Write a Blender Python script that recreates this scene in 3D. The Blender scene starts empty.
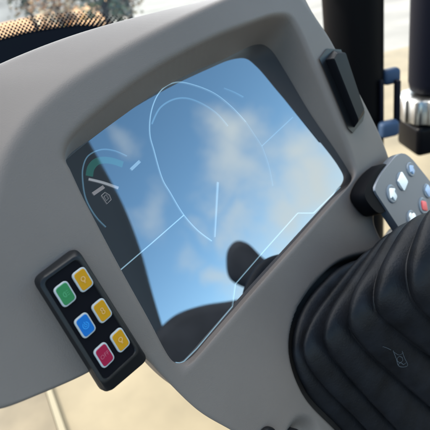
import bpy, bmesh, math, random
import numpy as np
from mathutils import Vector, Matrix, noise
random.seed(7)
rng = np.random.default_rng(5)
sc = bpy.context.scene
COL = sc.collection
rad = math.radians

# ------------------------------------------------------------------ camera
TH, RO = rad(30), rad(13)
FW = np.array([0, math.cos(TH), -math.sin(TH)])
R0 = np.array([1., 0, 0]); U0 = np.array([0, math.sin(TH), math.cos(TH)])
RT = math.cos(RO)*R0 - math.sin(RO)*U0
UP = math.sin(RO)*R0 + math.cos(RO)*U0
CAM = np.array([0, 0, 1.35])
def ray(x, y):
    d = FW + (x-215)/430*RT - (y-215)/430*UP
    return d/np.linalg.norm(d)
def on_plane(x, y, p0, n):
    d = ray(x, y)
    return CAM + d*(((p0-CAM)@n)/(d@n))
def at(x, y, dist):
    """point at a view depth"""
    d = ray(x, y)
    return CAM + d*(dist/(d@FW))
cd = bpy.data.cameras.new('camera'); cam = bpy.data.objects.new('camera', cd); COL.objects.link(cam)
M = Matrix(((RT[0], UP[0], -FW[0], CAM[0]), (RT[1], UP[1], -FW[1], CAM[1]), (RT[2], UP[2], -FW[2], CAM[2]), (0, 0, 0, 1)))
cam.matrix_world = M
cd.sensor_width = 36; cd.lens = 36; cd.clip_start = .01; cd.clip_end = 3000
cd.dof.use_dof = True; cd.dof.focus_distance = .262; cd.dof.aperture_fstop = 36/2.5
sc.camera = cam

# ------------------------------------------------------------------ planes of the console
nc = np.array([.5293, .2715, .8038]); nc /= np.linalg.norm(nc)
NS = nc[0]*RT + nc[1]*UP - nc[2]*FW                       # screen normal
S0 = CAM + ray(215, 205)*(-.24/(ray(215, 205)@NS))        # a point of the screen
def scr(x, y, h=0.): return on_plane(x, y, S0+NS*h, NS)
us = scr(258, 45)-scr(66, 155); us /= np.linalg.norm(us)
vs = np.cross(NS, us)
NF = NS - .17*vs; NF /= np.linalg.norm(NF)                # face normal: the screen sits deeper at its top
F0 = S0 + NS*.018
uf = us-(us@NF)*NF; uf /= np.linalg.norm(uf); vf = np.cross(NF, uf)
def face(x, y, h=0.): return on_plane(x, y, F0+NF*h, NF)

# ------------------------------------------------------------------ helpers
def tag(o, label=None, cat=None, group=None, kind=None):
    for k, v in (('label', label), ('category', cat), ('group', group), ('kind', kind)):
        if v: o[k] = v
    return o
def empty(name, loc):
    o = bpy.data.objects.new(name, None); COL.objects.link(o); o.location = Vector(loc); o.empty_display_size = .02
    return o
def link(name, me, mats, parent=None):
    o = bpy.data.objects.new(name, me); COL.objects.link(o)
    for m in (mats if isinstance(mats, (list, tuple)) else [mats]): me.materials.append(m)
    if parent is not None:
        o.parent = parent
        # geometry is written in world coordinates; undo the shift of the Empty that holds it
        if parent.type == 'EMPTY': o.matrix_parent_inverse = Matrix.Translation(-parent.location)
    return o
def obj(name, bm, mats, parent=None, smooth=True, auto=None):
    bmesh.ops.recalc_face_normals(bm, faces=bm.faces)
    if auto is not None:
        for e in bm.edges:
            if len(e.link_faces) == 2 and e.calc_face_angle(0) > rad(auto): e.smooth = False
    for f in bm.faces: f.smooth = smooth
    me = bpy.data.meshes.new(name); bm.to_mesh(me); bm.free()
    return link(name, me, mats, parent)
def catmull(P, closed=True, sub=10):
    P = np.array(P, float); n = len(P); out = []
    rngi = range(n) if closed else range(n-1)
    for i in rngi:
        if closed: p0, p1, p2, p3 = P[i-1], P[i], P[(i+1) % n], P[(i+2) % n]
        else: p0, p1, p2, p3 = P[max(i-1, 0)], P[i], P[i+1], P[min(i+2, n-1)]
        t0 = 0; t1 = max(np.linalg.norm(p1-p0)**.5, 1e-6); t2 = t1+max(np.linalg.norm(p2-p1)**.5, 1e-6); t3 = t2+max(np.linalg.norm(p3-p2)**.5, 1e-6)
        for t in np.linspace(t1, t2, sub, endpoint=False):
            a1 = (t1-t)/(t1-t0)*p0+(t-t0)/(t1-t0)*p1; a2 = (t2-t)/(t2-t1)*p1+(t-t1)/(t2-t1)*p2; a3 = (t3-t)/(t3-t2)*p2+(t-t2)/(t3-t2)*p3
            b1 = (t2-t)/(t2-t0)*a1+(t-t0)/(t2-t0)*a2; b2 = (t3-t)/(t3-t1)*a2+(t-t1)/(t3-t1)*a3
            out.append((t2-t)/(t2-t1)*b1+(t-t1)/(t2-t1)*b2)
    if not closed: out.append(P[-1])
    return np.array(out)
def polar(P3, c, u, v, n, N, angs):
    """resample a closed star-shaped loop of points by angle about c, in the plane (u, v) through its own mean height"""
    q = P3-c; x, y, h = q@u, q@v, q@n
    a = np.arctan2(y, x); r = np.hypot(x, y); o = np.argsort(a)
    a, r, h = a[o], r[o], h[o]
    R = np.interp(angs, a, r, period=2*np.pi); H = np.interp(angs, a, h, period=2*np.pi)
    return c + np.outer(R*np.cos(angs), u) + np.outer(R*np.sin(angs), v) + np.outer(H, n)
def rot_box(bm, c, ax, ay, az, sx, sy, sz, bev=0., seg=3):
    """a box of half sizes sx, sy, sz along the axes"""
    r = bmesh.ops.create_cube(bm, size=2.0)
    m = Matrix(((ax[0]*sx, ay[0]*sy, az[0]*sz, c[0]), (ax[1]*sx, ay[1]*sy, az[1]*sz, c[1]), (ax[2]*sx, ay[2]*sy, az[2]*sz, c[2]), (0, 0, 0, 1)))
    bmesh.ops.transform(bm, matrix=m, verts=r['verts'])
    if bev:
        ed = list({e for v in r['verts'] for e in v.link_edges})
        bmesh.ops.bevel(bm, geom=ed, offset=bev, segments=seg, affect='EDGES', profile=.5)
def loft(bm, loops, cap0=False, cap1=False, mat=0):
    L = [[bm.verts.new(p) for p in lp] for lp in loops]
    n = len(L[0])
    for a, b in zip(L[:-1], L[1:]):
        for i in range(n):
            f = bm.faces.new((a[i], a[(i+1) % n], b[(i+1) % n], b[i])); f.material_index = mat
    if cap0: bm.faces.new(L[0]).material_index = mat
    if cap1: bm.faces.new(L[-1][::-1]).material_index = mat
    return L
def perp(n):
    n = np.array(n, float)/np.linalg.norm(n)
    a = np.cross(n, [0, 0, 1.] if abs(n[2]) < .9 else [1., 0, 0]); a /= np.linalg.norm(a)
    return a, np.cross(n, a), n
def lathe(bm, c, axis, prof, seg=48, cap0=True, cap1=True, mat=0, ang0=0):
    a, b, n = perp(axis)
    t = np.linspace(0, 2*np.pi, seg, endpoint=False)+ang0
    loops = [np.array(c)+n*z+np.outer(np.cos(t)*r, a)+np.outer(np.sin(t)*r, b) for z, r in prof]
    return loft(bm, loops, cap0, cap1, mat)
def round_poly(P, r, seg=5):
    """2D polygon with rounded corners"""
    P = np.array(P, float); out = []; n = len(P)
    for i in range(n):
        a, b, c = P[i-1], P[i], P[(i+1) % n]
        d1 = (a-b)/np.linalg.norm(a-b); d2 = (c-b)/np.linalg.norm(c-b)
        k = min(r, .45*np.linalg.norm(a-b), .45*np.linalg.norm(c-b))
        p, q = b+d1*k, b+d2*k
        for t in np.linspace(0, 1, seg): out.append((1-t)**2*p+2*t*(1-t)*b+t*t*q)
    return np.array(out)

# ------------------------------------------------------------------ materials
def mat(name, col, rough=.5, spec=.5, metal=0., bump=0., bscale=400., var=0., vscale=30., ior=None, coat=0.):
    m = bpy.data.materials.new(name); m.use_nodes = True; nt = m.node_tree; b = nt.nodes['Principled BSDF']
    b.inputs['Base Color'].default_value = (*col, 1); b.inputs['Roughness'].default_value = rough
    b.inputs['Metallic'].default_value = metal; b.inputs['Specular IOR Level'].default_value = spec
    if ior: b.inputs['IOR'].default_value = ior
    b.inputs['Coat Weight'].default_value = coat
    tc = nt.nodes.new('ShaderNodeTexCoord')
    if bump:
        no = nt.nodes.new('ShaderNodeTexNoise'); no.inputs['Scale'].default_value = bscale; no.inputs['Detail'].default_value = 3
        bu = nt.nodes.new('ShaderNodeBump'); bu.inputs['Strength'].default_value = bump; bu.inputs['Distance'].default_value = .0004
        nt.links.new(tc.outputs['Object'], no.inputs['Vector']); nt.links.new(no.outputs['Fac'], bu.inputs['Height']); nt.links.new(bu.outputs['Normal'], b.inputs['Normal'])
    if var:
        no = nt.nodes.new('ShaderNodeTexNoise'); no.inputs['Scale'].default_value = vscale; no.inputs['Detail'].default_value = 5
        mr = nt.nodes.new('ShaderNodeMapRange'); mr.inputs['To Min'].default_value = 1-var; mr.inputs['To Max'].default_value = 1+var
        mr.inputs['From Min'].default_value = .3; mr.inputs['From Max'].default_value = .7
        mx = nt.nodes.new('ShaderNodeVectorMath'); mx.operation = 'SCALE'; mx.inputs[0].default_value = col
        nt.links.new(tc.outputs['Object'], no.inputs['Vector']); nt.links.new(no.outputs['Fac'], mr.inputs['Value']); nt.links.new(mr.outputs['Result'], mx.inputs['Scale'])
        nt.links.new(mx.outputs['Vector'], b.inputs['Base Color'])
    return m
def emis(name, col, s):
    m = bpy.data.materials.new(name); m.use_nodes = True; nt = m.node_tree; nt.nodes.clear()
    e = nt.nodes.new('ShaderNodeEmission'); e.inputs['Color'].default_value = (*col, 1); e.inputs['Strength'].default_value = s
    t = nt.nodes.new('ShaderNodeBsdfTransparent'); a = nt.nodes.new('ShaderNodeAddShader')
    o = nt.nodes.new('ShaderNodeOutputMaterial')
    nt.links.new(e.outputs[0], a.inputs[0]); nt.links.new(t.outputs[0], a.inputs[1]); nt.links.new(a.outputs[0], o.inputs[0])
    return m
EXPO = 1.4
K = 1/2**EXPO
GREY = mat('grey_plastic', (.121, .0995, .0860), .55, .32, bump=.4, bscale=1700, var=.07, vscale=14)
BLACKP = mat('black_plastic', (.005, .0055, .0065), .42, .25, bump=.15, bscale=1500)
MEMB = mat('black_membrane', (.003, .003, .0045), .6, .05)
RUBBER = mat('black_rubber', (.0055, .0062, .008), .46, .14, bump=.5, bscale=700, var=.45, vscale=60)
SCREEN = mat('display_glass', (.002, .003, .005), .015, .5, ior=3.35)
_b = SCREEN.node_tree.nodes['Principled BSDF']; _b.inputs['Emission Color'].default_value = (.2, .55, 1, 1); _b.inputs['Emission Strength'].default_value = .005*K
_nt = SCREEN.node_tree; _tc = _nt.nodes.new('ShaderNodeTexCoord'); _no = _nt.nodes.new('ShaderNodeTexNoise'); _no.inputs['Scale'].default_value = 45; _no.inputs['Detail'].default_value = 6; _no.inputs['Distortion'].default_value = 1.5
_mr = _nt.nodes.new('ShaderNodeMapRange'); _mr.inputs['From Min'].default_value = .45; _mr.inputs['From Max'].default_value = .75; _mr.inputs['To Min'].default_value = .012; _mr.inputs['To Max'].default_value = .035
_nt.links.new(_tc.outputs['Object'], _no.inputs['Vector']); _nt.links.new(_no.outputs['Fac'], _mr.inputs['Value']); _nt.links.new(_mr.outputs['Result'], _b.inputs['Roughness'])
SILVER = mat('silver_plastic', (.125, .14, .16), .3, .5, metal=.35, bump=.05)
WHITEB = mat('white_key', (.90, .87, .80), .6, .1)
REDB = mat('red_key', (.75, .1, .1), .4)
BLUEB = mat('pale_blue_key', (.35, .45, .6), .4)
CHROME = mat('brushed_metal', (.30, .30, .29), .36, metal=1.)
BLUEP = mat('blue_plastic', (.03, .052, .095), .5, .15)
NAVY = mat('navy_plastic', (.004, .005, .010), .5, .08)
FLOOR = mat('tan_floor', (.172, .138, .083), .6, .2, var=.22, vscale=3)
SAND = mat('pale_ground', (.20, .19, .17), .9, .1, var=.2, vscale=.9)
SOIL = mat('orange_soil', (.33, .185, .085), .9, .1, var=.55, vscale=.22)
RIDGE = mat('grey_scrub', (.15, .145, .135), .9, .1, var=.35, vscale=.2)
LINE = emis('lit_line', (.45, .78, 1.0), .36*K)
LINED = emis('dim_line', (.3, .68, 1.0), .16*K)
NEEDLE = emis('lit_needle', (.5, .8, 1.0), .24*K)
TEAL = emis('teal_light', (.04, .55, .45), .10*K)
GREYL = emis('grey_light', (.62, .68, .75), .32*K)

# ------------------------------------------------------------------ the console
con = empty('instrument_console', F0-NF*.1)
tag(con, 'grey moulded dashboard console with sky reflected in its tilted display screen', 'dashboard console')
N = 720
ANG = np.linspace(-np.pi, np.pi, N, endpoint=False)
cF = face(215, 205); cS = S0+us*.004
Bpx = [(66,160),(67,147),(75,134),(107,104),(150,72),(215,37),(250,23),(275,15),(289,16),(298,28),(313,62),(335,113),(353,160),(355,173),(350,183),(338,197),(300,240),(260,285),(215,337),(196,359),(188,367),(182,370),(175,365),(150,318),(120,263),(90,206),(72,171)]
B = polar(np.array([face(*p) for p in catmull(Bpx)]), cF, uf, vf, NF, N, ANG)
Apx_top = [(66,160),(71,153),(90,139.5),(117,120),(150,96.5),(173,82.5),(199,69),(222,60),(240,51),(254,45),(264,45),(272,51),(285,71),(310,113),(338,154),(349,172),(352,180)]
drop = lambda p: p-NS*((p-S0)@NS)
Apts = [scr(*p) for p in Apx_top]+[drop(face(*p)) for p in [(338,197),(300,240),(260,285),(215,337),(196,359),(182,370),(170,357),(150,318),(120,263),(90,206),(74,175)]]
A = polar(catmull(Apts), cS, us, vs, NS, N, ANG)
Cpx = [(392,172),(386,148),(365,103),(345,66),(330,38),(316,18),(303,0),(292,-14),(272,-18),(240,-8),(200,9),(150,33),(108,56),(64,85),(28,119),(4,158),(-8,200),(-16,250),(-20,320),(-24,385),(-12,411),(0,411),(40,396),(85,376),(105,364),(125,355),(145,359),(165,380),(200,414),(240,437),(300,475),(380,545),(460,545),(490,420),(460,340),(420,290),(386,247),(374,220),(380,198)]
Cl = polar(np.array([face(*p) for p in catmull(Cpx, sub=8)]), cF, uf, vf, NF, N, ANG)
Dpx = [(372,160),(366,135),(350,105),(333,72),(315,40),(303,8),(297,-18),(285,-28),(265,-26),(240,-15),(205,0),(150,12),(97,25),(50,40),(0,60),(-60,90),(-100,160),(-105,260),(-95,350),(-60,392),(0,388),(40,373),(85,350),(108,338),(125,333),(145,340),(165,362),(200,398),(240,422),(300,455),(380,520),(440,510),(455,420),(430,330),(400,285),(372,245),(360,215),(364,190)]
hD = -.035
cD = cF+NF*hD
D = polar(np.array([face(*p, hD) for p in catmull(Dpx, sub=8)]), cD-uf*.02, uf, vf, NF, N, ANG)
E = D-NF*.05
E = E.mean(0)+(E-E.mean(0))*.96
def fillet(p0, p1, p2, r):
    d1 = p0-p1; d2 = p2-p1
    l1 = np.linalg.norm(d1, axis=1, keepdims=True); l2 = np.linalg.norm(d2, axis=1, keepdims=True)
    a = p1+d1/l1*np.minimum(r, .45*l1); b = p1+d2/l2*np.minimum(r, .45*l2)
    return [(1-t)**2*a+2*t*(1-t)*p1+t*t*b for t in np.linspace(0, 1, 8)]
A2 = A-NS*.004
fb = fillet(A, B, Cl, .0045)
fc = fillet(B, Cl, D, .0042)
fd = fillet(Cl, D, E, .009)
rings = [A2]+[A+(fb[0]-A)*t for t in np.linspace(0, 1, 8)[:-1]]+fb+[fb[-1]+(fc[0]-fb[-1])*t for t in np.linspace(0, 1, 130)[1:-1]]+fc+[fc[-1]+(fd[0]-fc[-1])*t for t in np.linspace(0, 1, 14)[1:-1]]+fd+[E]
# folds of the rubber gaiter: loops at growing heights over the face
FOLD = [(-.005, [(372,260),(345,266),(330,275),(301,310),(292,350),(306,392),(340,428),(375,470),(420,500),(465,490),(500,450),(500,390),(470,310),(430,265),(400,255)]),
 (.006, [(368,266),(350,281),(312,330),(307,355),(322,380),(360,415),(395,448),(430,470),(470,465),(500,430),(500,370),(470,300),(430,260),(395,255)]),
 (.020, [(380,254),(360,279),(330,322),(327,345),(345,370),(387,415),(420,445),(455,460),(490,440),(505,400),(505,350),(480,290),(440,255),(405,245)]),
 (.037, [(392,246),(374,272),(353,305),(351,327),(365,347),(430,402),(460,425),(490,430),(515,405),(520,360),(510,310),(480,265),(440,240),(410,236)]),
 (.056, [(408,235),(388,259),(376,285),(377,312),(397,330),(430,352),(465,375),(495,375),(512,350),(512,310),(495,275),(465,247),(435,232)]),
 (.076, [(428,219),(413,245),(407,270),(412,297),(430,317),(460,332),(488,325),(503,300),(503,272),(488,243),(465,224),(445,216)]),
 (.095, [(452,222),(443,238),(440,255),(445,272),(460,290),(480,290),(495,272),(492,245),(475,228)])]
NG = 160
GANG = np.linspace(-np.pi, np.pi, NG, endpoint=False)
GL = []
for h, px in FOLD:
    P = np.array([face(*p, h) for p in catmull(px, sub=12)])
    GL.append(polar(P, P.mean(0)-NF*((P.mean(0)-F0)@NF-h), uf, vf, NF, NG, GANG))
def fxy(p): q = p-F0; return np.stack([q@uf, q@vf], -1), q@NF
hole, _ = fxy(GL[0]); hc = hole.mean(0)
ha = np.arctan2(hole[:, 1]-hc[1], hole[:, 0]-hc[0]); hr = np.hypot(hole[:, 0]-hc[0], hole[:, 1]-hc[1])
ho = np.argsort(ha)
def sstep(x, a, b):
    t = np.clip((x-a)/(b-a), 0, 1); return t*t*(3-2*t)
KC = fxy(face(303, 446))[0]
ib = 1+7+8; ie = ib+128+8
for k in range(ib, ie):
    xy, h = fxy(rings[k])
    aa = np.arctan2(xy[:, 1]-hc[1], xy[:, 0]-hc[0])
    d = np.hypot(xy[:, 0]-hc[0], xy[:, 1]-hc[1])-np.interp(aa, ha[ho], hr[ho], period=2*np.pi)
    g_ = np.cos(aa-rad(118)); g_ = sstep(g_, .1, .9)            # the gap opens at the upper left only
    low = .018*g_*(1-sstep(d, -.006+.004*g_, .010*g_))
    d2 = np.hypot((xy[:, 0]-KC[0]), xy[:, 1]-KC[1])
    low += .008*(1-sstep(d2, .010, .021))
    wide = sstep(h, -.004, -.0005)
    rings[k] = rings[k]-np.outer(low*wide, NF)
bm = bmesh.new()
loft(bm, rings, False, True)
housing = obj('housing', bm, GREY, con)

bm = bmesh.new()
_p = face(350, 545, -.075)
rot_box(bm, (_p[0], _p[1], _p[2]/2), (1, 0, 0), (0, 1, 0), (0, 0, 1), .05, .04, _p[2]/2, .012)
obj('pedestal', bm, BLACKP, con, auto=40)
# the screen pane: a sheet of dark glass behind the opening
bm = bmesh.new()
Ain = A.mean(0)+(A-A.mean(0))*1.02
loft(bm, [Ain-NS*.003, Ain], True, True)
screen = obj('screen', bm, SCREEN, con, smooth=False)

def ribbon(bm, px, w, h=.0006, closed=False, sub=8, smooth=True, mat=0, taper=None):
    """flat line lying on the screen; w = half width in mm"""
    P = catmull(px, closed, sub) if smooth else np.array(px, float)
    Q = np.array([scr(x, y, h) for x, y in P])
    T = np.gradient(Q, axis=0); T /= np.linalg.norm(T, axis=1, keepdims=True)
    S = np.cross(NS, T)
    W = np.full(len(Q), w*.001) if taper is None else np.interp(np.linspace(0, 1, len(Q)), [0, 1], taper)*.001
    a = [bm.verts.new(p) for p in Q+S*W[:, None]]; b = [bm.verts.new(p) for p in Q-S*W[:, None]]
    for i in range(len(a)-1): bm.faces.new((a[i], a[i+1], b[i+1], b[i])).material_index = mat
def graphic(name, items, mats):
    bm = bmesh.new()
    for it in items: ribbon(bm, it[0], it[1], **(it[2] if len(it) > 2 else {}))
    return obj(name, bm, mats, screen, smooth=False)
graphic('dial_outline', [
    ([(212,241),(198,230.5),(184,215),(170,192),(163,180),(154,150),(150,134),(151.5,111),(159,93),(168,85),(178,82),(191,84),(214,93),(232,107),(246,122)], .36),
    ([(246,122),(254,134),(262,146)], .36, dict(mat=1)), ([(262,146),(269,166),(273,186)], .3, dict(mat=1)),
    ([(120.5,270),(152,243),(184,215)], .36, dict(smooth=False)), ([(262,146),(293,117)], .36, dict(mat=1, smooth=False))], [LINE, LINED])
graphic('inner_arc', [([(152,124),(160,108),(173,99.5),(186,98),(201,103),(217,113.5),(228,126)], .55)], LINED)
graphic('dial_needle', [([(215,237),(216.5,210),(218,182)], .5, dict(taper=(.45, .95)))], NEEDLE)
graphic('tick_mark', [([(224,88),(234,92),(243.5,97)], .55, dict(taper=(.3, .6)))], LINED)
graphic('status_line', [([(175.6,362.5),(180,363),(184,361.5),(197,348.5),(232.6,306.4),(235.6,284),(265,250),(298,213),(313.7,213),(340.5,187)], .36, dict(smooth=False))], LINE)
graphic('gauge_outline', [([(106,227),(98,219),(91,209),(85.5,197),(83,182),(83,168),(88,156),(101,149.5),(114,150.5),(127,156)], .4)], LINED)
graphic('gauge_fill', [([(89.5,176),(91,168),(96,162),(103,160),(113,161),(123,164.5)], 2.2, dict())], TEAL)
graphic('gauge_marker', [([(131,169.5),(140,161)], 1.0, dict(smooth=False))], NEEDLE)
graphic('gauge_needle', [([(88.7,179),(103,182.5),(118.5,188)], .9, dict(taper=(.75, .95)))], GREYL)
graphic('gauge_bar', [([(104,186.5),(93,194)], 1.1, dict(smooth=False))], emis('dim_grey_light', (.7, .7, .75), .2*K))
graphic('gauge_letter', [([(101.5,195.5),(105,192.2),(109.5,195),(111.3,199.5),(107,203.8),(101.5,195.5)], .26, dict(smooth=False)),
                          ([(104,196.5),(106.2,194.6),(108.6,198.5),(106.6,200.6),(104,196.5)], .2, dict(smooth=False))], emis('letter_light', (.7, .72, .78), .18*K))

# ---- left key pad
pad_h = .009
pc = np.array([face(*p, pad_h) for p in [(37.5,281.5),(78.5,252.5),(142,352),(104,387.5)]])
pb = np.array([face(*p, -.001) for p in [(31,279.5),(73,247.5),(143.5,358),(102,393)]])
c0 = pc.mean(0); ax = (pc[1]-pc[0])+(pc[2]-pc[3]); ax -= (ax@NF)*NF; ax /= np.linalg.norm(ax); ay = np.cross(NF, ax)
def to2(P): q = P-c0; return np.stack([q@ax, q@ay], -1)
def lift(xy, h): return np.array([c0+ax*x+ay*y+NF*(h-pad_h) for x, y in xy])
def inset(P, d):
    P = np.array(P); c = P.mean(0); out = []
    n = len(P); area = 0
    for i in range(n): area += P[i][0]*P[(i+1) % n][1]-P[(i+1) % n][0]*P[i][1]
    s = 1 if area > 0 else -1
    for i in range(n):
        a, b, cc = P[i-1], P[i], P[(i+1) % n]
        d1 = (b-a)/np.linalg.norm(b-a); d2 = (cc-b)/np.linalg.norm(cc-b)
        n1 = s*np.array([-d1[1], d1[0]]); n2 = s*np.array([-d2[1], d2[0]])
        k = (n1+n2)/(1+n1@n2); out.append(b+k*d)
    return np.array(out)
top2 = to2(pc); bot2 = to2(pb)
bm = bmesh.new()
rp = lambda P, r: round_poly(P, r, 6)
L = [lift(rp(bot2, .004), -.001), lift(rp(bot2, .004), .003), lift(rp(inset(bot2, .0006), .004), .0055), lift(rp(top2, .004), .0085), lift(rp(inset(top2, .0008), .0036), pad_h), lift(rp(inset(top2, .0018), .003), pad_h), lift(rp(inset(top2, .0022), .003), pad_h-.0007)]
loft(bm, L, True, False)
pad = obj('key_pad', bm, BLACKP, con, auto=45)
bm = bmesh.new()
loft(bm, [lift(rp(inset(top2, .0021), .003), pad_h-.004), lift(rp(inset(top2, .0021), .003), pad_h-.0006)], True, True)
obj('membrane', bm, MEMB, pad, smooth=False)
U2 = to2(np.array([face(65+6.65, 294-5.2, pad_h), face(65-6.65, 294+5.2, pad_h)])); U2 = U2[0]-U2[1]
V2 = to2(np.array([face(65+5.9, 294+9.5, pad_h), face(65-5.9, 294-9.5, pad_h)])); V2 = V2[0]-V2[1]
V2n = V2/np.linalg.norm(V2); U2n = U2/np.linalg.norm(U2)
bw, bh = np.linalg.norm(U2)/2, np.linalg.norm(V2)/2
BORDER = mat('pale_key_border', (.30, .32, .32), .6, .2)
def keymat(n, c): return mat(n, tuple(.48*q for q in c), .5, .15)
KG, KY, KB, KR = keymat('green_key', (.045, .30, .10)), keymat('yellow_key', (.78, .37, .004)), keymat('blue_key', (.004, .20, .66)), keymat('crimson_key', (.46, .006, .06))
ICON = {'g': mat('icon_green', (.05, .22, .09), .5, .15), 'y': mat('icon_yellow', (.50, .27, .08), .5, .15), 'b': mat('icon_blue', (.02, .2, .5), .5, .15), 'r': mat('icon_pink', (.36, .07, .11), .5, .15)}
def text_mesh(s, size):
    cu = bpy.data.curves.new('lettering', 'FONT'); cu.body = s; cu.size = size; cu.align_x = 'CENTER'; cu.align_y = 'CENTER'; cu.resolution_u = 3
    o = bpy.data.objects.new('lettering', cu); COL.objects.link(o); bpy.context.view_layer.update()
    dg = bpy.context.evaluated_depsgraph_get(); me = bpy.data.meshes.new_from_object(o.evaluated_get(dg))
    bpy.data.objects.remove(o); return me
def strip2(bm, pts, w, f, mi):
    pts = np.array(pts); T = np.gradient(pts, axis=0); T /= np.linalg.norm(T, axis=1, keepdims=True); S = np.stack([-T[:, 1], T[:, 0]], -1)
    a = [bm.verts.new(f(p)) for p in pts+S*w]; b = [bm.verts.new(f(p)) for p in pts-S*w]
    for i in range(len(a)-1): bm.faces.new((a[i], a[i+1], b[i+1], b[i])).material_index = mi
def circ(cx, cy, r, a0=0, a1=360, n=24):
    t = np.radians(np.linspace(a0, a1, n)); return np.stack([cx+r*np.cos(t), cy+r*np.sin(t)], -1)
def key(cpx, face_m, icon_m, icon, label=None):
    cc = to2(face(*cpx, pad_h)[None])[0]
    bm = bmesh.new()
    def pt(p, h=.0): xy = cc+U2n*p[0]-V2n*p[1]; return c0+ax*xy[0]+ay*xy[1]+NF*h
    def ringp(w, h, r, z): return [pt(p, z) for p in round_poly([(-w, -h), (w, -h), (w, h), (-w, h)], r, 5)]
    loft(bm, [ringp(bw, bh, .0022, -.0006), ringp(bw, bh, .0022, .0004), ringp(bw-.0003, bh-.0003, .002, .0007)], True, False, 0)
    loft(bm, [ringp(bw-.0003, bh-.0003, .002, .0007), ringp(bw-.0007, bh-.0007, .0016, .0007)], False, False, 0)
    loft(bm, [ringp(bw-.0007, bh-.0007, .0016, .0007), ringp(bw-.0009, bh-.0009, .0015, .0009)], False, True, 1)
    f = lambda p: pt(p, .00105)
    s = bw*1.05
    if icon == 'OFF':
        me = text_mesh('OFF', s*.72); b2 = bmesh.new(); b2.from_mesh(me)
        vm = [bm.verts.new(f((v.co.x, v.co.y))) for v in b2.verts]; b2.verts.index_update()
        for fc_ in b2.faces: bm.faces.new([vm[v.index] for v in fc_.verts]).material_index = 2
        b2.free()
    elif icon == 'power':
        strip2(bm, circ(0, 0, s*.38, 115, 425), s*.06, f, 2); strip2(bm, [(0, s*.1), (0, s*.5)], s*.06, f, 2)
        strip2(bm, circ(0, 0, s*.16), s*.05, f, 2)
    elif icon == 'lamp':
        strip2(bm, circ(0, s*.1, s*.26), s*.07, f, 2); strip2(bm, [(-s*.12, -s*.28), (s*.12, -s*.28)], s*.06, f, 2); strip2(bm, [(-s*.1, -s*.42), (s*.1, -s*.42)], s*.05, f, 2)
    elif icon == 'beam':
        strip2(bm, circ(0, 0, s*.3, 90, 270, 14), s*.07, f, 2); strip2(bm, [(0, s*.3), (0, -s*.3)], s*.07, f, 2)
        for y in (-.25, 0, .25): strip2(bm, [(s*.12, s*y), (s*.42, s*y)], s*.045, f, 2)
    elif icon == 'eight':
        strip2(bm, circ(0, s*.18, s*.17), s*.06, f, 2); strip2(bm, circ(0, -s*.2, s*.2), s*.06, f, 2)
    o = obj('button', bm, [BORDER, face_m, icon_m], pad, smooth=False)
    if label: o['label'] = label
key((65.0,294), KG, ICON['g'], 'beam', 'green push button')
key((82.7,279.6), KY, ICON['y'], 'lamp', 'yellow push button')
key((85,325.3), KB, ICON['b'], 'power', 'blue push button')
key((101.8,310.6), KY, ICON['y'], 'eight', 'yellow push button')
key((104,355), KR, ICON['r'], 'OFF', 'red push button reading OFF')
key((120,340), KY, ICON['y'], 'lamp', 'yellow push button')

# ---- rocker switch
bm = bmesh.new()
Q0 = [(319.5,58.5),(327,48.5),(341,49.5),(365,112),(363,121),(353,133),(348,128)]
loft(bm, [[face(*p, -.002) for p in Q0], [face(*p, .0015) for p in Q0], ], True, True)
rk = obj('rocker_switch', bm, BLACKP, con, smooth=False)
bm = bmesh.new()
lo = np.array([face(*p, .001) for p in [(325,60),(333,50),(341,53),(364,114),(354,128)]])
hi = np.array([face(*p, .010) for p in [(333.5,58.5),(337,53.5),(345.5,52.5),(364.5,110),(358.5,121.5)]])
loft(bm, [lo, lo+(hi-lo)*.92, hi.mean(0)+(hi-hi.mean(0))*.97+NF*.0004], True, True)
bmesh.ops.bevel(bm, geom=list(bm.edges), offset=.0005, segments=2, affect='EDGES')
obj('paddle', bm, mat('satin_black', (.005, .0055, .007), .45, .08), rk, auto=30)

# ---- push knobs low on the console
for p, r in (((257.5,437), .0085), ((283,437.5), .008)):
    bm = bmesh.new()
    lathe(bm, face(*p, -.008), NF, [(0, r*.95), (.010, r), (.012, r*.9), (.013, r*.6)], 32)
    obj('push_knob', bm, BLACKP, con, auto=50)

# ------------------------------------------------------------------ rubber gaiter
loops = [GL[0].mean(0)+(GL[0]-GL[0].mean(0))*.86-NF*.02]
for k in range(len(GL)-1):
    a, b = GL[k], GL[k+1]
    bul = .005 if k == 0 else (.0125 if k < 4 else .010)
    for t in np.linspace(0, 1, 16, endpoint=False):
        p = a+(b-a)*t
        c = p.mean(0); out = p-c; out -= np.outer(out@NF, NF); out /= np.linalg.norm(out, axis=1, keepdims=True)
        w_ = abs(math.sin(math.pi*t**.7))**.95
        loops.append(p+out*(bul*w_)+NF*(.002*w_))
loops += [GL[-1], GL[-1].mean(0)+(GL[-1]-GL[-1].mean(0))*.7]
bm = bmesh.new()
loft(bm, loops, True, True)
gai = obj('rubber_gaiter', bm, RUBBER)
tag(gai, 'black ribbed rubber bellows gaiter rising out of the console beside the screen', 'rubber gaiter')

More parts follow.
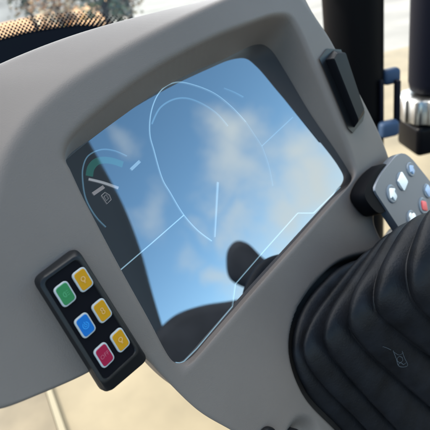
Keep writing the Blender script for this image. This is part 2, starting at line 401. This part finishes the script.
from mathutils.bvhtree import BVHTree
_me = gai.data
bvh = BVHTree.FromPolygons([v.co for v in _me.vertices], [tuple(p.vertices) for p in _me.polygons])
def on_gaiter(x, y):
    d = Vector(ray(x, y)); h = bvh.ray_cast(Vector(CAM), d)
    return (np.array(h[0])-np.array(d)*.0003, np.array(h[1])) if h[0] else (at(x, y, .3), NF)
bm = bmesh.new()
for px, w_ in (([(393,350.5),(396,358),(398.5,365.5),(402,367),(407.5,365.5),(404.5,358),(402,351)], .00028), ([(394,352),(399,355),(403.5,352.5)], .0002),
               ([(397,359),(399,356.5),(402,357.5),(402.5,360.5),(400,362.5),(397.8,361.5),(397,359)], .00028), ([(398,364.5),(401,362.8),(403.5,364.5),(406,362.5)], .0003), ([(382.5,346.5),(387,348),(391,350)], .0002)):
    P = catmull(px, False, 6); H = [on_gaiter(*p) for p in P]
    Q = np.array([h[0] for h in H]); T = np.gradient(Q, axis=0); T /= np.linalg.norm(T, axis=1, keepdims=True)
    S_ = np.array([np.cross(h[1], t) for h, t in zip(H, T)])
    a = [bm.verts.new(p) for p in Q+S_*w_]; b = [bm.verts.new(p) for p in Q-S_*w_]
    for i in range(len(a)-1): bm.faces.new((a[i], a[i+1], b[i+1], b[i]))
obj('worn_print', bm, mat('worn_grey_print', (.045, .05, .056), .7, .1), gai, smooth=False)

# ------------------------------------------------------------------ key pad on the arm, right
kp = face(405, 205, .016)
kn = NF
def kpl(x, y, h=0.): return on_plane(x, y, kp+kn*h, kn)
ctl = empty('control_keypad', kp-kn*.03)
tag(ctl, 'silver keypad with round white and red keys behind the gaiter', 'keypad')
KQ = [(373,189),(381,173),(396,155),(404,152),(412,158),(432,183),(452,215),(442,262),(424,268),(404,236),(383,204)]
KQ3 = np.array([kpl(*p) for p in round_poly(KQ, 6, 4)])
bm = bmesh.new()
kc3 = KQ3.mean(0)
loft(bm, [KQ3-kn*.0075, KQ3-kn*.0015, kc3+(KQ3-kc3)*.985, ], True, True)
obj('body', bm, SILVER, ctl, auto=30)
bm = bmesh.new()
CQ = np.array([kpl(*p, -.003) for p in catmull([(386,163),(384,185),(388,200),(389,209),(378,215),(369,208),(362,196),(364,186),(373,172)], True, 3)])
cq = CQ.mean(0)
loft(bm, [cq+(CQ-cq)*.92-kn*.013, CQ-kn*.011, CQ-kn*.002, cq+(CQ-cq)*.93+kn*.0015], True, True)
obj('end_cap', bm, mat('matt_black', (.004, .004, .005), .6, .06), ctl, auto=50)
ka, kb, _ = perp(kn)
DISH = mat('grey_key', (.17, .19, .21), .35, .4, metal=.2)
kx = kpl(404,236)-kpl(383,204); kx /= np.linalg.norm(kx); ky = np.cross(kn, kx)
SQ = [(-1, -1), (1, -1), (1, 1), (-1, 1)]
ARROW = [(-1.1, 0), (0, -1.1), (0, -.5), (1, -.5), (1, .5), (0, .5), (0, 1.1)]
DIAM = [(-1.2, 0), (0, -1), (1.2, 0), (0, 1)]
PLUS = [(-1.1, -.4), (-.4, -.5), (-.3, -1.1), (.4, -1), (.45, -.4), (1.1, -.3), (1, .5), (.4, .5), (.3, 1.1), (-.4, 1), (-.5, .4), (-1.1, .4)]
for (p, m, r, gs, sh, lab) in (((410.5,169.5), BLUEB, .0052, .0030, ARROW, 'grey key with a pale blue mark'), ((401.5,181.5), WHITEB, .0064, .0042, SQ, 'white square key'), ((391.5,194), WHITEB, .0062, .0040, ARROW, 'grey key with a white mark'),
        ((427,191), BLUEB, .0054, .0030, SQ, 'grey key with a pale blue mark'), ((423,206), REDB, .0062, .0038, DIAM, 'grey key with a red mark'), ((411.5,219.5), WHITEB, .0064, .0042, PLUS, 'grey key with a white mark'), ((440,222), WHITEB, .0062, .0040, SQ, None), ((430,236), WHITEB, .0062, .0040, DIAM, None)):
    bm = bmesh.new()
    r *= 1.32; gs *= 1.6
    c = kpl(*p)
    lathe(bm, c, kn, [(-.001, r*1.06), (.0006, r*1.05), (.0012, r*.97), (.0013, r*.88), (.0009, r*.7)], 32, True, True, 0)
    P2 = round_poly([(x*gs, y*gs) for x, y in sh], gs*.3, 4)
    lp = lambda h, q: [c+kx*(x*q)+ky*(y*q)+kn*h for x, y in P2]
    loft(bm, [lp(.0005, 1), lp(.0017, 1), lp(.0020, .92)], False, True, 1)
    o = obj('button', bm, [DISH, m], ctl, auto=40)
    if lab: o['label'] = lab
bm = bmesh.new()
rot_box(bm, kpl(440,235)-kn*.034, *perp(kn), .010, .010, .022, .003)
obj('bracket', bm, BLACKP, ctl, auto=40)

# ------------------------------------------------------------------ cab
def upright(x0, x1, y, dist):
    """foot position and radius of a vertical post whose edges cross the picture row y at x0 and x1"""
    a, b = at(x0, y, dist), at(x1, y, dist)
    c = (a+b)/2; return c, np.linalg.norm((b-a)[:2])/2
cab = empty('vehicle_cab', (0, .9, 0))
tag(cab, 'vehicle cab round the console, its black pillar and dotted windscreen edge', 'vehicle cab')
BLOCKM = mat('blocker_grey', (.10, .10, .10), .8)
bm = bmesh.new()
rot_box(bm, (-.93, .74, 1.98), (1, 0, 0), (0, 1, 0), (0, 0, 1), .45, .58, .04, .03)  # unseen panel, added and sized to keep the sun off the console
obj('sun_blocker', bm, BLOCKM, cab, auto=40)
c, r = upright(326, 382.5, 60, .85)
bm = bmesh.new()
lathe(bm, (c[0], c[1], 0), (0, 0, 1), [(0, r), (1.94, r)], 40)
obj('pillar', bm, mat('black_paint', (.003, .003, .0035), .45, .03), cab, auto=40)

# windscreen with printed dot edge
wn = np.array([.12, -1, .25]); wn /= np.linalg.norm(wn)
W0 = at(50, 28, .50)
def ws(x, y, h=0.): return on_plane(x, y, W0+wn*h, wn)
GLASS = bpy.data.materials.new('window_glass'); GLASS.use_nodes = True
nt = GLASS.node_tree; nt.nodes.clear()
fr = nt.nodes.new('ShaderNodeFresnel'); fr.inputs['IOR'].default_value = 1.45
tr = nt.nodes.new('ShaderNodeBsdfTransparent'); tr.inputs['Color'].default_value = (.93, .95, .94, 1)
gl = nt.nodes.new('ShaderNodeBsdfGlossy'); gl.inputs['Roughness'].default_value = .02
mx = nt.nodes.new('ShaderNodeMixShader'); oo = nt.nodes.new('ShaderNodeOutputMaterial')
nt.links.new(fr.outputs[0], mx.inputs[0]); nt.links.new(tr.outputs[0], mx.inputs[1]); nt.links.new(gl.outputs[0], mx.inputs[2]); nt.links.new(mx.outputs[0], oo.inputs[0])
wa = np.array([1, .12, 0.]); wa -= (wa@wn)*wn; wa /= np.linalg.norm(wa); wb = np.cross(wn, wa); wb = wb if wb[2] > 0 else -wb
bm = bmesh.new()
cen = ws(60, 20)
g = [cen+wa*x+wb*y for x, y in ((-.47, -.25), (.17, -.25), (.17, .5), (-.47, .5))]
bm.faces.new([bm.verts.new(p) for p in g])
wsn = obj('windscreen', bm, GLASS, cab, smooth=False)
band = catmull([(-300,165),(-200,115),(-120,80),(-60,58),(-30,48),(0,39.5),(30,32),(60,27.3),(80,25.3),(97,26),(120,29.5),(160,39),(215,56),(262,75)], False, 40)
top3 = np.array([ws(*p, .0015) for p in band])
bm = bmesh.new()
a = [bm.verts.new(p) for p in top3]; b = [bm.verts.new(p-wb*.09) for p in top3]
for i in range(len(a)-1): bm.faces.new((a[i], a[i+1], b[i+1], b[i]))
seg = np.r_[0, np.cumsum(np.linalg.norm(np.diff(top3, axis=0), axis=1))]
sp = .0048
for k, rr in enumerate([.43, .37, .33, .30, .27, .22, .17]):
    off = k*sp*.52-.0004
    for j in range(int(seg[-1]/sp)):
        s = (j+.5*(k % 2))*sp
        c = np.array([np.interp(s, seg, top3[:, i]) for i in range(3)])+wb*off
        t = np.linspace(0, 2*np.pi, 8, endpoint=False)
        bm.faces.new([bm.verts.new(c+wa*math.cos(q)*rr*sp+wb*math.sin(q)*rr*sp+wn*.00002*k) for q in t])
obj('printed_edge', bm, mat('frit_black', (.004, .005, .008), .6, .06), wsn, smooth=False)

# ------------------------------------------------------------------ things standing behind, right
# blue and black bracket
bk = at(390, 102, .85)
brk = empty('clip_bracket', bk)
tag(brk, 'small blue and black clip loop beside the black pillar', 'bracket')
zz = np.array([0, 0, 1.])
bx, by = perp(FW*[1, 1, 0])[:2]
s = .85/430
def bpart(name, x0, y0, x1, y1, m, th=.012):
    p = at((x0+x1)/2, (y0+y1)/2, .85); hx = abs(x1-x0)*s/2; hy = abs(y1-y0)*s/2*1.1
    bm = bmesh.new(); rot_box(bm, p, np.array([1., 0, 0]), np.array([0, 1., 0]), zz, hx, th, hy, min(hx, hy)*.5)
    obj(name, bm, m, brk, auto=40)
bpart('clip', 382, 69, 399, 83, BLUEP)
bpart('clip', 379, 121, 398, 136, BLUEP)
bpart('side_bar', 395, 82, 399, 122, NAVY, .008)
bpart('side_bar', 379, 82, 382.5, 122, NAVY, .008)
# dark post with metal collar
cc = at(430, 90, .95)
pst = empty('hanging_post', cc)
tag(pst, 'dark post with a ribbed shiny metal collar at the far right', 'post')
zat = lambda y: at(428, y, .95)[2]
s2 = .95/430
bm = bmesh.new()
lathe(bm, (cc[0]+.012, cc[1], 0), (0, 0, 1), [(zat(92), .040), (zat(88), .052), (zat(78), .056), (1.94, .058)], 40)
obj('sleeve', bm, NAVY, pst, auto=60)
bm = bmesh.new()
z1, z0 = zat(93), zat(123)
pr = []
t = np.linspace(0, 2*np.pi, 180, endpoint=False)
rr = .062*(1+.035*np.sign(np.sin(t*12))*np.abs(np.sin(t*12))**.4)
loops = []
for z, q in ((z0, .9), (z0+.004, 1), (z1-.003, 1), (z1, .95), (z1+.002, .6)):
    loops.append(np.stack([cc[0]+rr*q*np.cos(t), cc[1]+rr*q*np.sin(t), np.full(180, z)], -1))
loft(bm, loops, True, True)
obj('metal_collar', bm, CHROME, pst, auto=50)
bm = bmesh.new()
rot_box(bm, (cc[0]+.012, cc[1], (zat(124)+zat(162))/2), (1, 0, 0), (0, 1, 0), (0, 0, 1), .062, .05, abs(zat(124)-zat(162))/2, .012, 4)
obj('base_block', bm, mat('gloss_black', (.004, .004, .005), .3, .06), pst, auto=50)

# ------------------------------------------------------------------ seen only as reflections in the display
def refl(x, y, dist):
    P = scr(x, y); d = ray(x, y); r = d-2*(d@NS)*NS
    return P+r*dist
DARK = mat('dark_upholstery', (.012, .014, .018), .8, .2, var=.3, vscale=12)
def blob_loft(bm, c, axu, axv, axn, outline, thick):
    P = catmull(outline, True, 6)
    def lp(sc_, d): return [c+axu*(p[0]*sc_)+axv*(p[1]*sc_)+axn*d for p in P]
    loft(bm, [lp(.75, -thick), lp(.95, -thick*.7), lp(1, 0), lp(.95, thick*.7), lp(.75, thick)], True, True)
Q = refl(200, 345, 1.25)
fx, fy, fn = perp((Q-S0)*[1, 1, 0])
seat = empty('driver_seat', (Q[0], Q[1], 0)); tag(seat, 'dark rounded seat back reflected low in the display', 'seat')
# axes of the mirrored picture at Q
def span(x, y, d): return refl(x, y, d)
def traced(name, px, d, depth, m, parent):
    """solid whose outline, at distance d along the mirrored sight lines, is px; depth gives its thickness"""
    P = catmull(px, True, 5)
    c = np.mean(P, 0)
    bm = bmesh.new()
    away = refl(*c, d+1)-refl(*c, d)
    q = np.array([refl(x, y, d) for x, y in P])
    cq_ = q.mean(0); q = q-np.outer((q-cq_)@away, away)
    loft(bm, [cq_+(q-cq_)*.7-away*depth, cq_+(q-cq_)*.92-away*depth*.75, q, cq_+(q-cq_)*.95+away*depth*.7, cq_+(q-cq_)*.75+away*depth], True, True)
    return obj(name, bm, m, parent, auto=70)
traced('backrest', [(140,345),(155,332),(175,315),(200,306),(225,302),(250,300),(262,310),(262,345),(240,400),(180,420),(140,390)], 1.25, .06, DARK, seat)
ps = empty('passenger_seat', refl(250, 280, 1.5)*[1, 1, 0]); tag(ps, 'dark domed headrest reflected in the lower right of the display', 'seat')
traced('headrest', [(226,262),(228,249),(236,241),(247,243),(262,257),(279,270),(281,284),(262,291),(240,286),(229,278)], 1.5, .06, DARK, ps)
edge = np.array([refl(x, y, 1.3) for x, y in catmull([(62,95),(80,132),(100,168),(120,206),(137,250),(150,297),(163,340),(180,395)], False, 5)])
q_ = refl(60, 260, 1.3)-refl(125, 240, 1.3); axp = edge[-1]-edge[0]; axp /= np.linalg.norm(axp); q_ -= (q_@axp)*axp; q_ /= np.linalg.norm(q_)
tn = np.cross(axp, q_)*.05
bm = bmesh.new()
loft(bm, [[e+tn*.6, e-q_*.012, e-tn*.6, e+q_*.05-tn, e+q_*.28-tn, e+q_*.28+tn, e+q_*.05+tn] for e in edge], True, True)
obj('pillar', bm, mat('dark_trim', (.03, .044, .06), .7, .2), cab, auto=40)

# added brown floor sheet and a pale strip painting a highlight, low left
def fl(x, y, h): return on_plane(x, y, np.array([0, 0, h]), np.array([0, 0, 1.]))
th_ = empty('floor_streak', fl(20, 425, 0)); tag(th_, 'brown sheet on the tan floor with a pale strip painted as a highlight streak', 'patch')
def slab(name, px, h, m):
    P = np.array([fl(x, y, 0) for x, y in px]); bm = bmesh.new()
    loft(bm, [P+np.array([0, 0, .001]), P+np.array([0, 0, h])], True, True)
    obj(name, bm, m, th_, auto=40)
slab('brown_slab', [(30,340),(46,392),(66,455),(-120,520),(-220,430),(-120,360)], .012, mat('brown_sheet', (.120, .095, .058), .6, .2, var=.25, vscale=6))
slab('highlight_strip', [(31,340),(37,340),(53,392),(75,455),(67,455),(47,392)], .016, mat('pale_highlight', (.20, .17, .11), .6, .2))
# unseen dark mat behind the camera, added to darken the screen recess
bm = bmesh.new()
rot_box(bm, (.3, -.85, .008), (1, 0, 0), (0, 1, 0), (0, 0, 1), 2.0, 1.5, .008, .004)
tag(obj('shade_mat', bm, mat('shade_mat_dark', (.02, .02, .022), .8, .2, bump=.4, bscale=60, var=.2, vscale=8), auto=40), 'unseen dark mat added on the tan floor to darken the screen recess', 'shade mat')
bm = bmesh.new()
rot_box(bm, (.62, -.55, .48), (.8, .6, 0), (-.6, .8, 0), (0, 0, 1), .26, .26, .07, .05, 4)
obj('seat_cushion', bm, DARK, seat, auto=60)
bm = bmesh.new()
lathe(bm, (.62, -.55, .016), (0, 0, 1), [(0, .2), (.03, .2), (.05, .08), (.4, .07)], 32)
obj('seat_base', bm, BLACKP, seat, auto=50)
# ------------------------------------------------------------------ ground, floor, trees outside
bm = bmesh.new()
bm.faces.new([bm.verts.new(p) for p in ((-1200, -1200, -.03), (1200, -1200, -.03), (1200, 1200, -.03), (-1200, 1200, -.03))])
tag(obj('ground', bm, SAND, smooth=False), kind='structure')
bm = bmesh.new()
rot_box(bm, (0, 2.0, -.01), (1, 0, 0), (0, 1, 0), (0, 0, 1), 3.2, 3.3, .01)
tag(obj('floor', bm, FLOOR, smooth=False), kind='structure')

BARK = mat('bark', (.06, .05, .04), .9, .1, var=.4, vscale=30)
def tree(loc, h, w, leafm, n, label, big=1.):
    root = empty('tree', loc); tag(root, label, 'tree', 'trees outside the windscreen')
    bm = bmesh.new()
    def limb(a, b, r0, r1):
        a, b = np.array(a), np.array(b); u, v, nn = perp(b-a); t = np.linspace(0, 2*np.pi, 8, endpoint=False)
        loft(bm, [a+np.outer(np.cos(t)*r0, u)+np.outer(np.sin(t)*r0, v), b+np.outer(np.cos(t)*r1, u)+np.outer(np.sin(t)*r1, v)], True, True)
    L0 = np.array(loc, float)
    limb(L0, L0+[0, 0, h*.55], .09, .06)
    ends = []
    for k in range(9):
        a = rng.uniform(0, 6.28); z = h*rng.uniform(.15, .55)
        e = L0+[math.cos(a)*w*.7, math.sin(a)*w*.7, z+h*rng.uniform(.1, .4)]
        limb(L0+[0, 0, z], e, .04, .012); ends.append(e)
    obj('trunk', bm, BARK, root)
    bm = bmesh.new()
    for k in range(n):
        e = ends[rng.integers(len(ends))]
        c = L0+(e-L0)*rng.uniform(.45, 1.1)+rng.normal(0, .16*w, 3)
        if c[2] < .05: c[2] = rng.uniform(.05, .3)
        d = rng.normal(size=3); u, v, nn = perp(d); sz = rng.uniform(.03, .07)*big
        f = bm.faces.new([bm.verts.new(c+u*sz), bm.verts.new(c+v*sz*.6), bm.verts.new(c-u*sz), bm.verts.new(c-v*sz*.6)])
        f.material_index = rng.integers(3)
    obj('crown', bm, leafm, root, smooth=False)
AUT = [mat('leaf_orange', (.55, .24, .07), .7), mat('leaf_gold', (.6, .38, .12), .7), mat('leaf_brown', (.28, .15, .07), .7)]
GRN = [mat('leaf_green', (.10, .12, .06), .6), mat('leaf_grey', (.2, .2, .17), .7), mat('leaf_dark', (.05, .06, .04), .6)]
def ground_at(az, dist): return (math.sin(rad(az))*dist, math.cos(rad(az))*dist, 0)
tree(ground_at(-20.5, 9), 1.05, .8, AUT, 500, 'low orange leaved bush seen through the dotted edge of the windscreen')
tree(ground_at(-10.5, 10.0), .8, .9, AUT, 400, 'low golden bush beyond the right half of the dark windscreen band')
tree(ground_at(-7.2, 12), 3.6, .8, GRN, 1200, 'grey green tree beyond the tapering end of the windscreen band', 1.5)
tree(ground_at(-15.2, 17), 4.6, 1.2, GRN, 900, 'thin dark tree standing behind the orange bush in the corner', 1.6)
BRN = [mat('leaf_rust', (.3, .16, .07), .7), mat('leaf_taupe', (.22, .19, .15), .7), mat('leaf_straw', (.5, .42, .28), .7)]
tree(ground_at(-12.3, 15), 2.2, .9, BRN, 700, 'rust and straw coloured bush standing behind the middle of the dark band', 1.4)
tree(ground_at(-4.5, 13), 2.6, .9, BRN, 600, 'straw coloured bush just above the top edge of the console', 1.4)
# orange soil beyond the floor and a grey scrubby rise far behind it
bm = bmesh.new()
bm.faces.new([bm.verts.new(p) for p in ((-40, 6.2, -.02), (-.9, 6.2, -.02), (-8, 70, -.02), (-60, 70, -.02))])
tag(obj('field', bm, SOIL, smooth=False), kind='structure')
bm = bmesh.new()
xs = np.linspace(-90, 8, 120); rows = []
for yy, hh in ((58, 0), (64, 2.2), (72, 3.6), (90, 4.2), (120, 0)):
    rows.append([bm.verts.new((x+ (yy-58)*.05, yy, -.2+hh*(.75+.5*noise.noise(Vector((x*.11, yy*.05, 3))))*min(1, (8-x)/12))) for x in xs])
for a, b in zip(rows[:-1], rows[1:]):
    for k in range(len(xs)-1): bm.faces.new((a[k], a[k+1], b[k+1], b[k]))
tag(obj('hills', bm, RIDGE), kind='structure')

# ------------------------------------------------------------------ sky and sun
SUN_EL, SUN_AZ = rad(34), rad(-62)            # azimuth clockwise from +Y
w = bpy.data.worlds.new('World'); sc.world = w; w.use_nodes = True
nt = w.node_tree; bg = nt.nodes['Background']; bg.inputs['Strength'].default_value = .15
sky = nt.nodes.new('ShaderNodeTexSky'); sky.sky_type = 'NISHITA'; sky.sun_disc = False
sky.sun_elevation = SUN_EL; sky.sun_rotation = SUN_AZ; sky.air_density = 1.0; sky.dust_density = .1; sky.ozone_density = 2.5
tc = nt.nodes.new('ShaderNodeTexCoord')
no = nt.nodes.new('ShaderNodeTexNoise'); no.inputs['Scale'].default_value = 7; no.inputs['Detail'].default_value = 5
nt.links.new(tc.outputs['Generated'], no.inputs['Vector'])
off = nt.nodes.new('ShaderNodeVectorMath'); off.operation = 'MULTIPLY_ADD'
off.inputs[1].default_value = (.26, .26, .26)
nt.links.new(no.outputs['Color'], off.inputs[0])
ad = nt.nodes.new('ShaderNodeVectorMath'); ad.operation = 'SUBTRACT'; ad.inputs[1].default_value = (.13, .13, .13)
nt.links.new(tc.outputs['Generated'], ad.inputs[0]); nt.links.new(ad.outputs[0], off.inputs[2])
def rdir(x, y): d = ray(x, y); return d-2*(d@NS)*NS
acc = None
for (x, y, r, amt) in ((237,138,.10,.8),(230,165,.10,.7),(225,185,.06,.5),(248,190,.07,.5),(262,120,.06,.45),(306,148,.11,.85),(322,172,.13,.95),(302,190,.13,.9),(285,212,.11,.85),(258,205,.05,.5),(242,222,.06,.6),(150,218,.06,.35),(128,142,.05,.3),(228,275,.06,.6),(262,285,.10,.7),(190,262,.05,.3),(335,195,.12,.8),(205,215,.04,.25)):
    dv = nt.nodes.new('ShaderNodeVectorMath'); dv.operation = 'DISTANCE'; dv.inputs[1].default_value = rdir(x, y)
    nt.links.new(off.outputs[0], dv.inputs[0])
    mr = nt.nodes.new('ShaderNodeMapRange'); mr.interpolation_type = 'SMOOTHSTEP'
    mr.inputs['From Min'].default_value = 0; mr.inputs['From Max'].default_value = r*1.25; mr.inputs['To Min'].default_value = amt; mr.inputs['To Max'].default_value = 0
    nt.links.new(dv.outputs['Value'], mr.inputs['Value'])
    if acc is None: acc = mr.outputs['Result']
    else:
        m_ = nt.nodes.new('ShaderNodeMath'); m_.operation = 'MAXIMUM'; nt.links.new(acc, m_.inputs[0]); nt.links.new(mr.outputs['Result'], m_.inputs[1]); acc = m_.outputs[0]
mixc = nt.nodes.new('ShaderNodeMix'); mixc.data_type = 'RGBA'
mixc.inputs['B'].default_value = (5.0, 5.6, 5.6, 1)
hs = nt.nodes.new('ShaderNodeHueSaturation'); hs.inputs['Hue'].default_value = .487; hs.inputs['Saturation'].default_value = 1.08; hs.inputs['Value'].default_value = 1.2
nt.links.new(sky.outputs[0], hs.inputs['Color'])
nt.links.new(acc, mixc.inputs['Factor']); nt.links.new(hs.outputs[0], mixc.inputs['A'])
# an unseen bright cloud, added over the front and left sky as fill light
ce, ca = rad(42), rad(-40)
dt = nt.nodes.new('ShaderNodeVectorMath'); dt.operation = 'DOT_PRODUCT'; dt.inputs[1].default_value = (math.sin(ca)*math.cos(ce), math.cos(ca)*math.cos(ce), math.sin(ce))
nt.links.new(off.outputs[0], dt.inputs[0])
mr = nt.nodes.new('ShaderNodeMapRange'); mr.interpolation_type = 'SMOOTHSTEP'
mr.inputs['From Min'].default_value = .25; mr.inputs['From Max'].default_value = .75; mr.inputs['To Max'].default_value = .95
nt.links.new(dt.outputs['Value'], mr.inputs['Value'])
fill_cloud = nt.nodes.new('ShaderNodeMix'); fill_cloud.data_type = 'RGBA'; fill_cloud.inputs['B'].default_value = (16.2, 16.4, 16.4, 1)
nt.links.new(mr.outputs['Result'], fill_cloud.inputs['Factor']); nt.links.new(mixc.outputs['Result'], fill_cloud.inputs['A']); nt.links.new(fill_cloud.outputs['Result'], bg.inputs['Color'])
sl = bpy.data.lights.new('sun', 'SUN'); sl.energy = 2.7; sl.angle = rad(.5); sl.color = (1, .94, .84)
so = bpy.data.objects.new('sun', sl); COL.objects.link(so)
sd = Vector((math.sin(SUN_AZ)*math.cos(SUN_EL), math.cos(SUN_AZ)*math.cos(SUN_EL), math.sin(SUN_EL)))
so.rotation_euler = sd.to_track_quat('Z', 'Y').to_euler(); so.location = (0, 0, 4)

sc.view_settings.view_transform = 'Standard'; sc.view_settings.look = 'None'; sc.view_settings.exposure = EXPO; sc.view_settings.gamma = 1
sc.render.engine = 'CYCLES'; sc.cycles.max_bounces = 8; sc.cycles.use_denoising = True
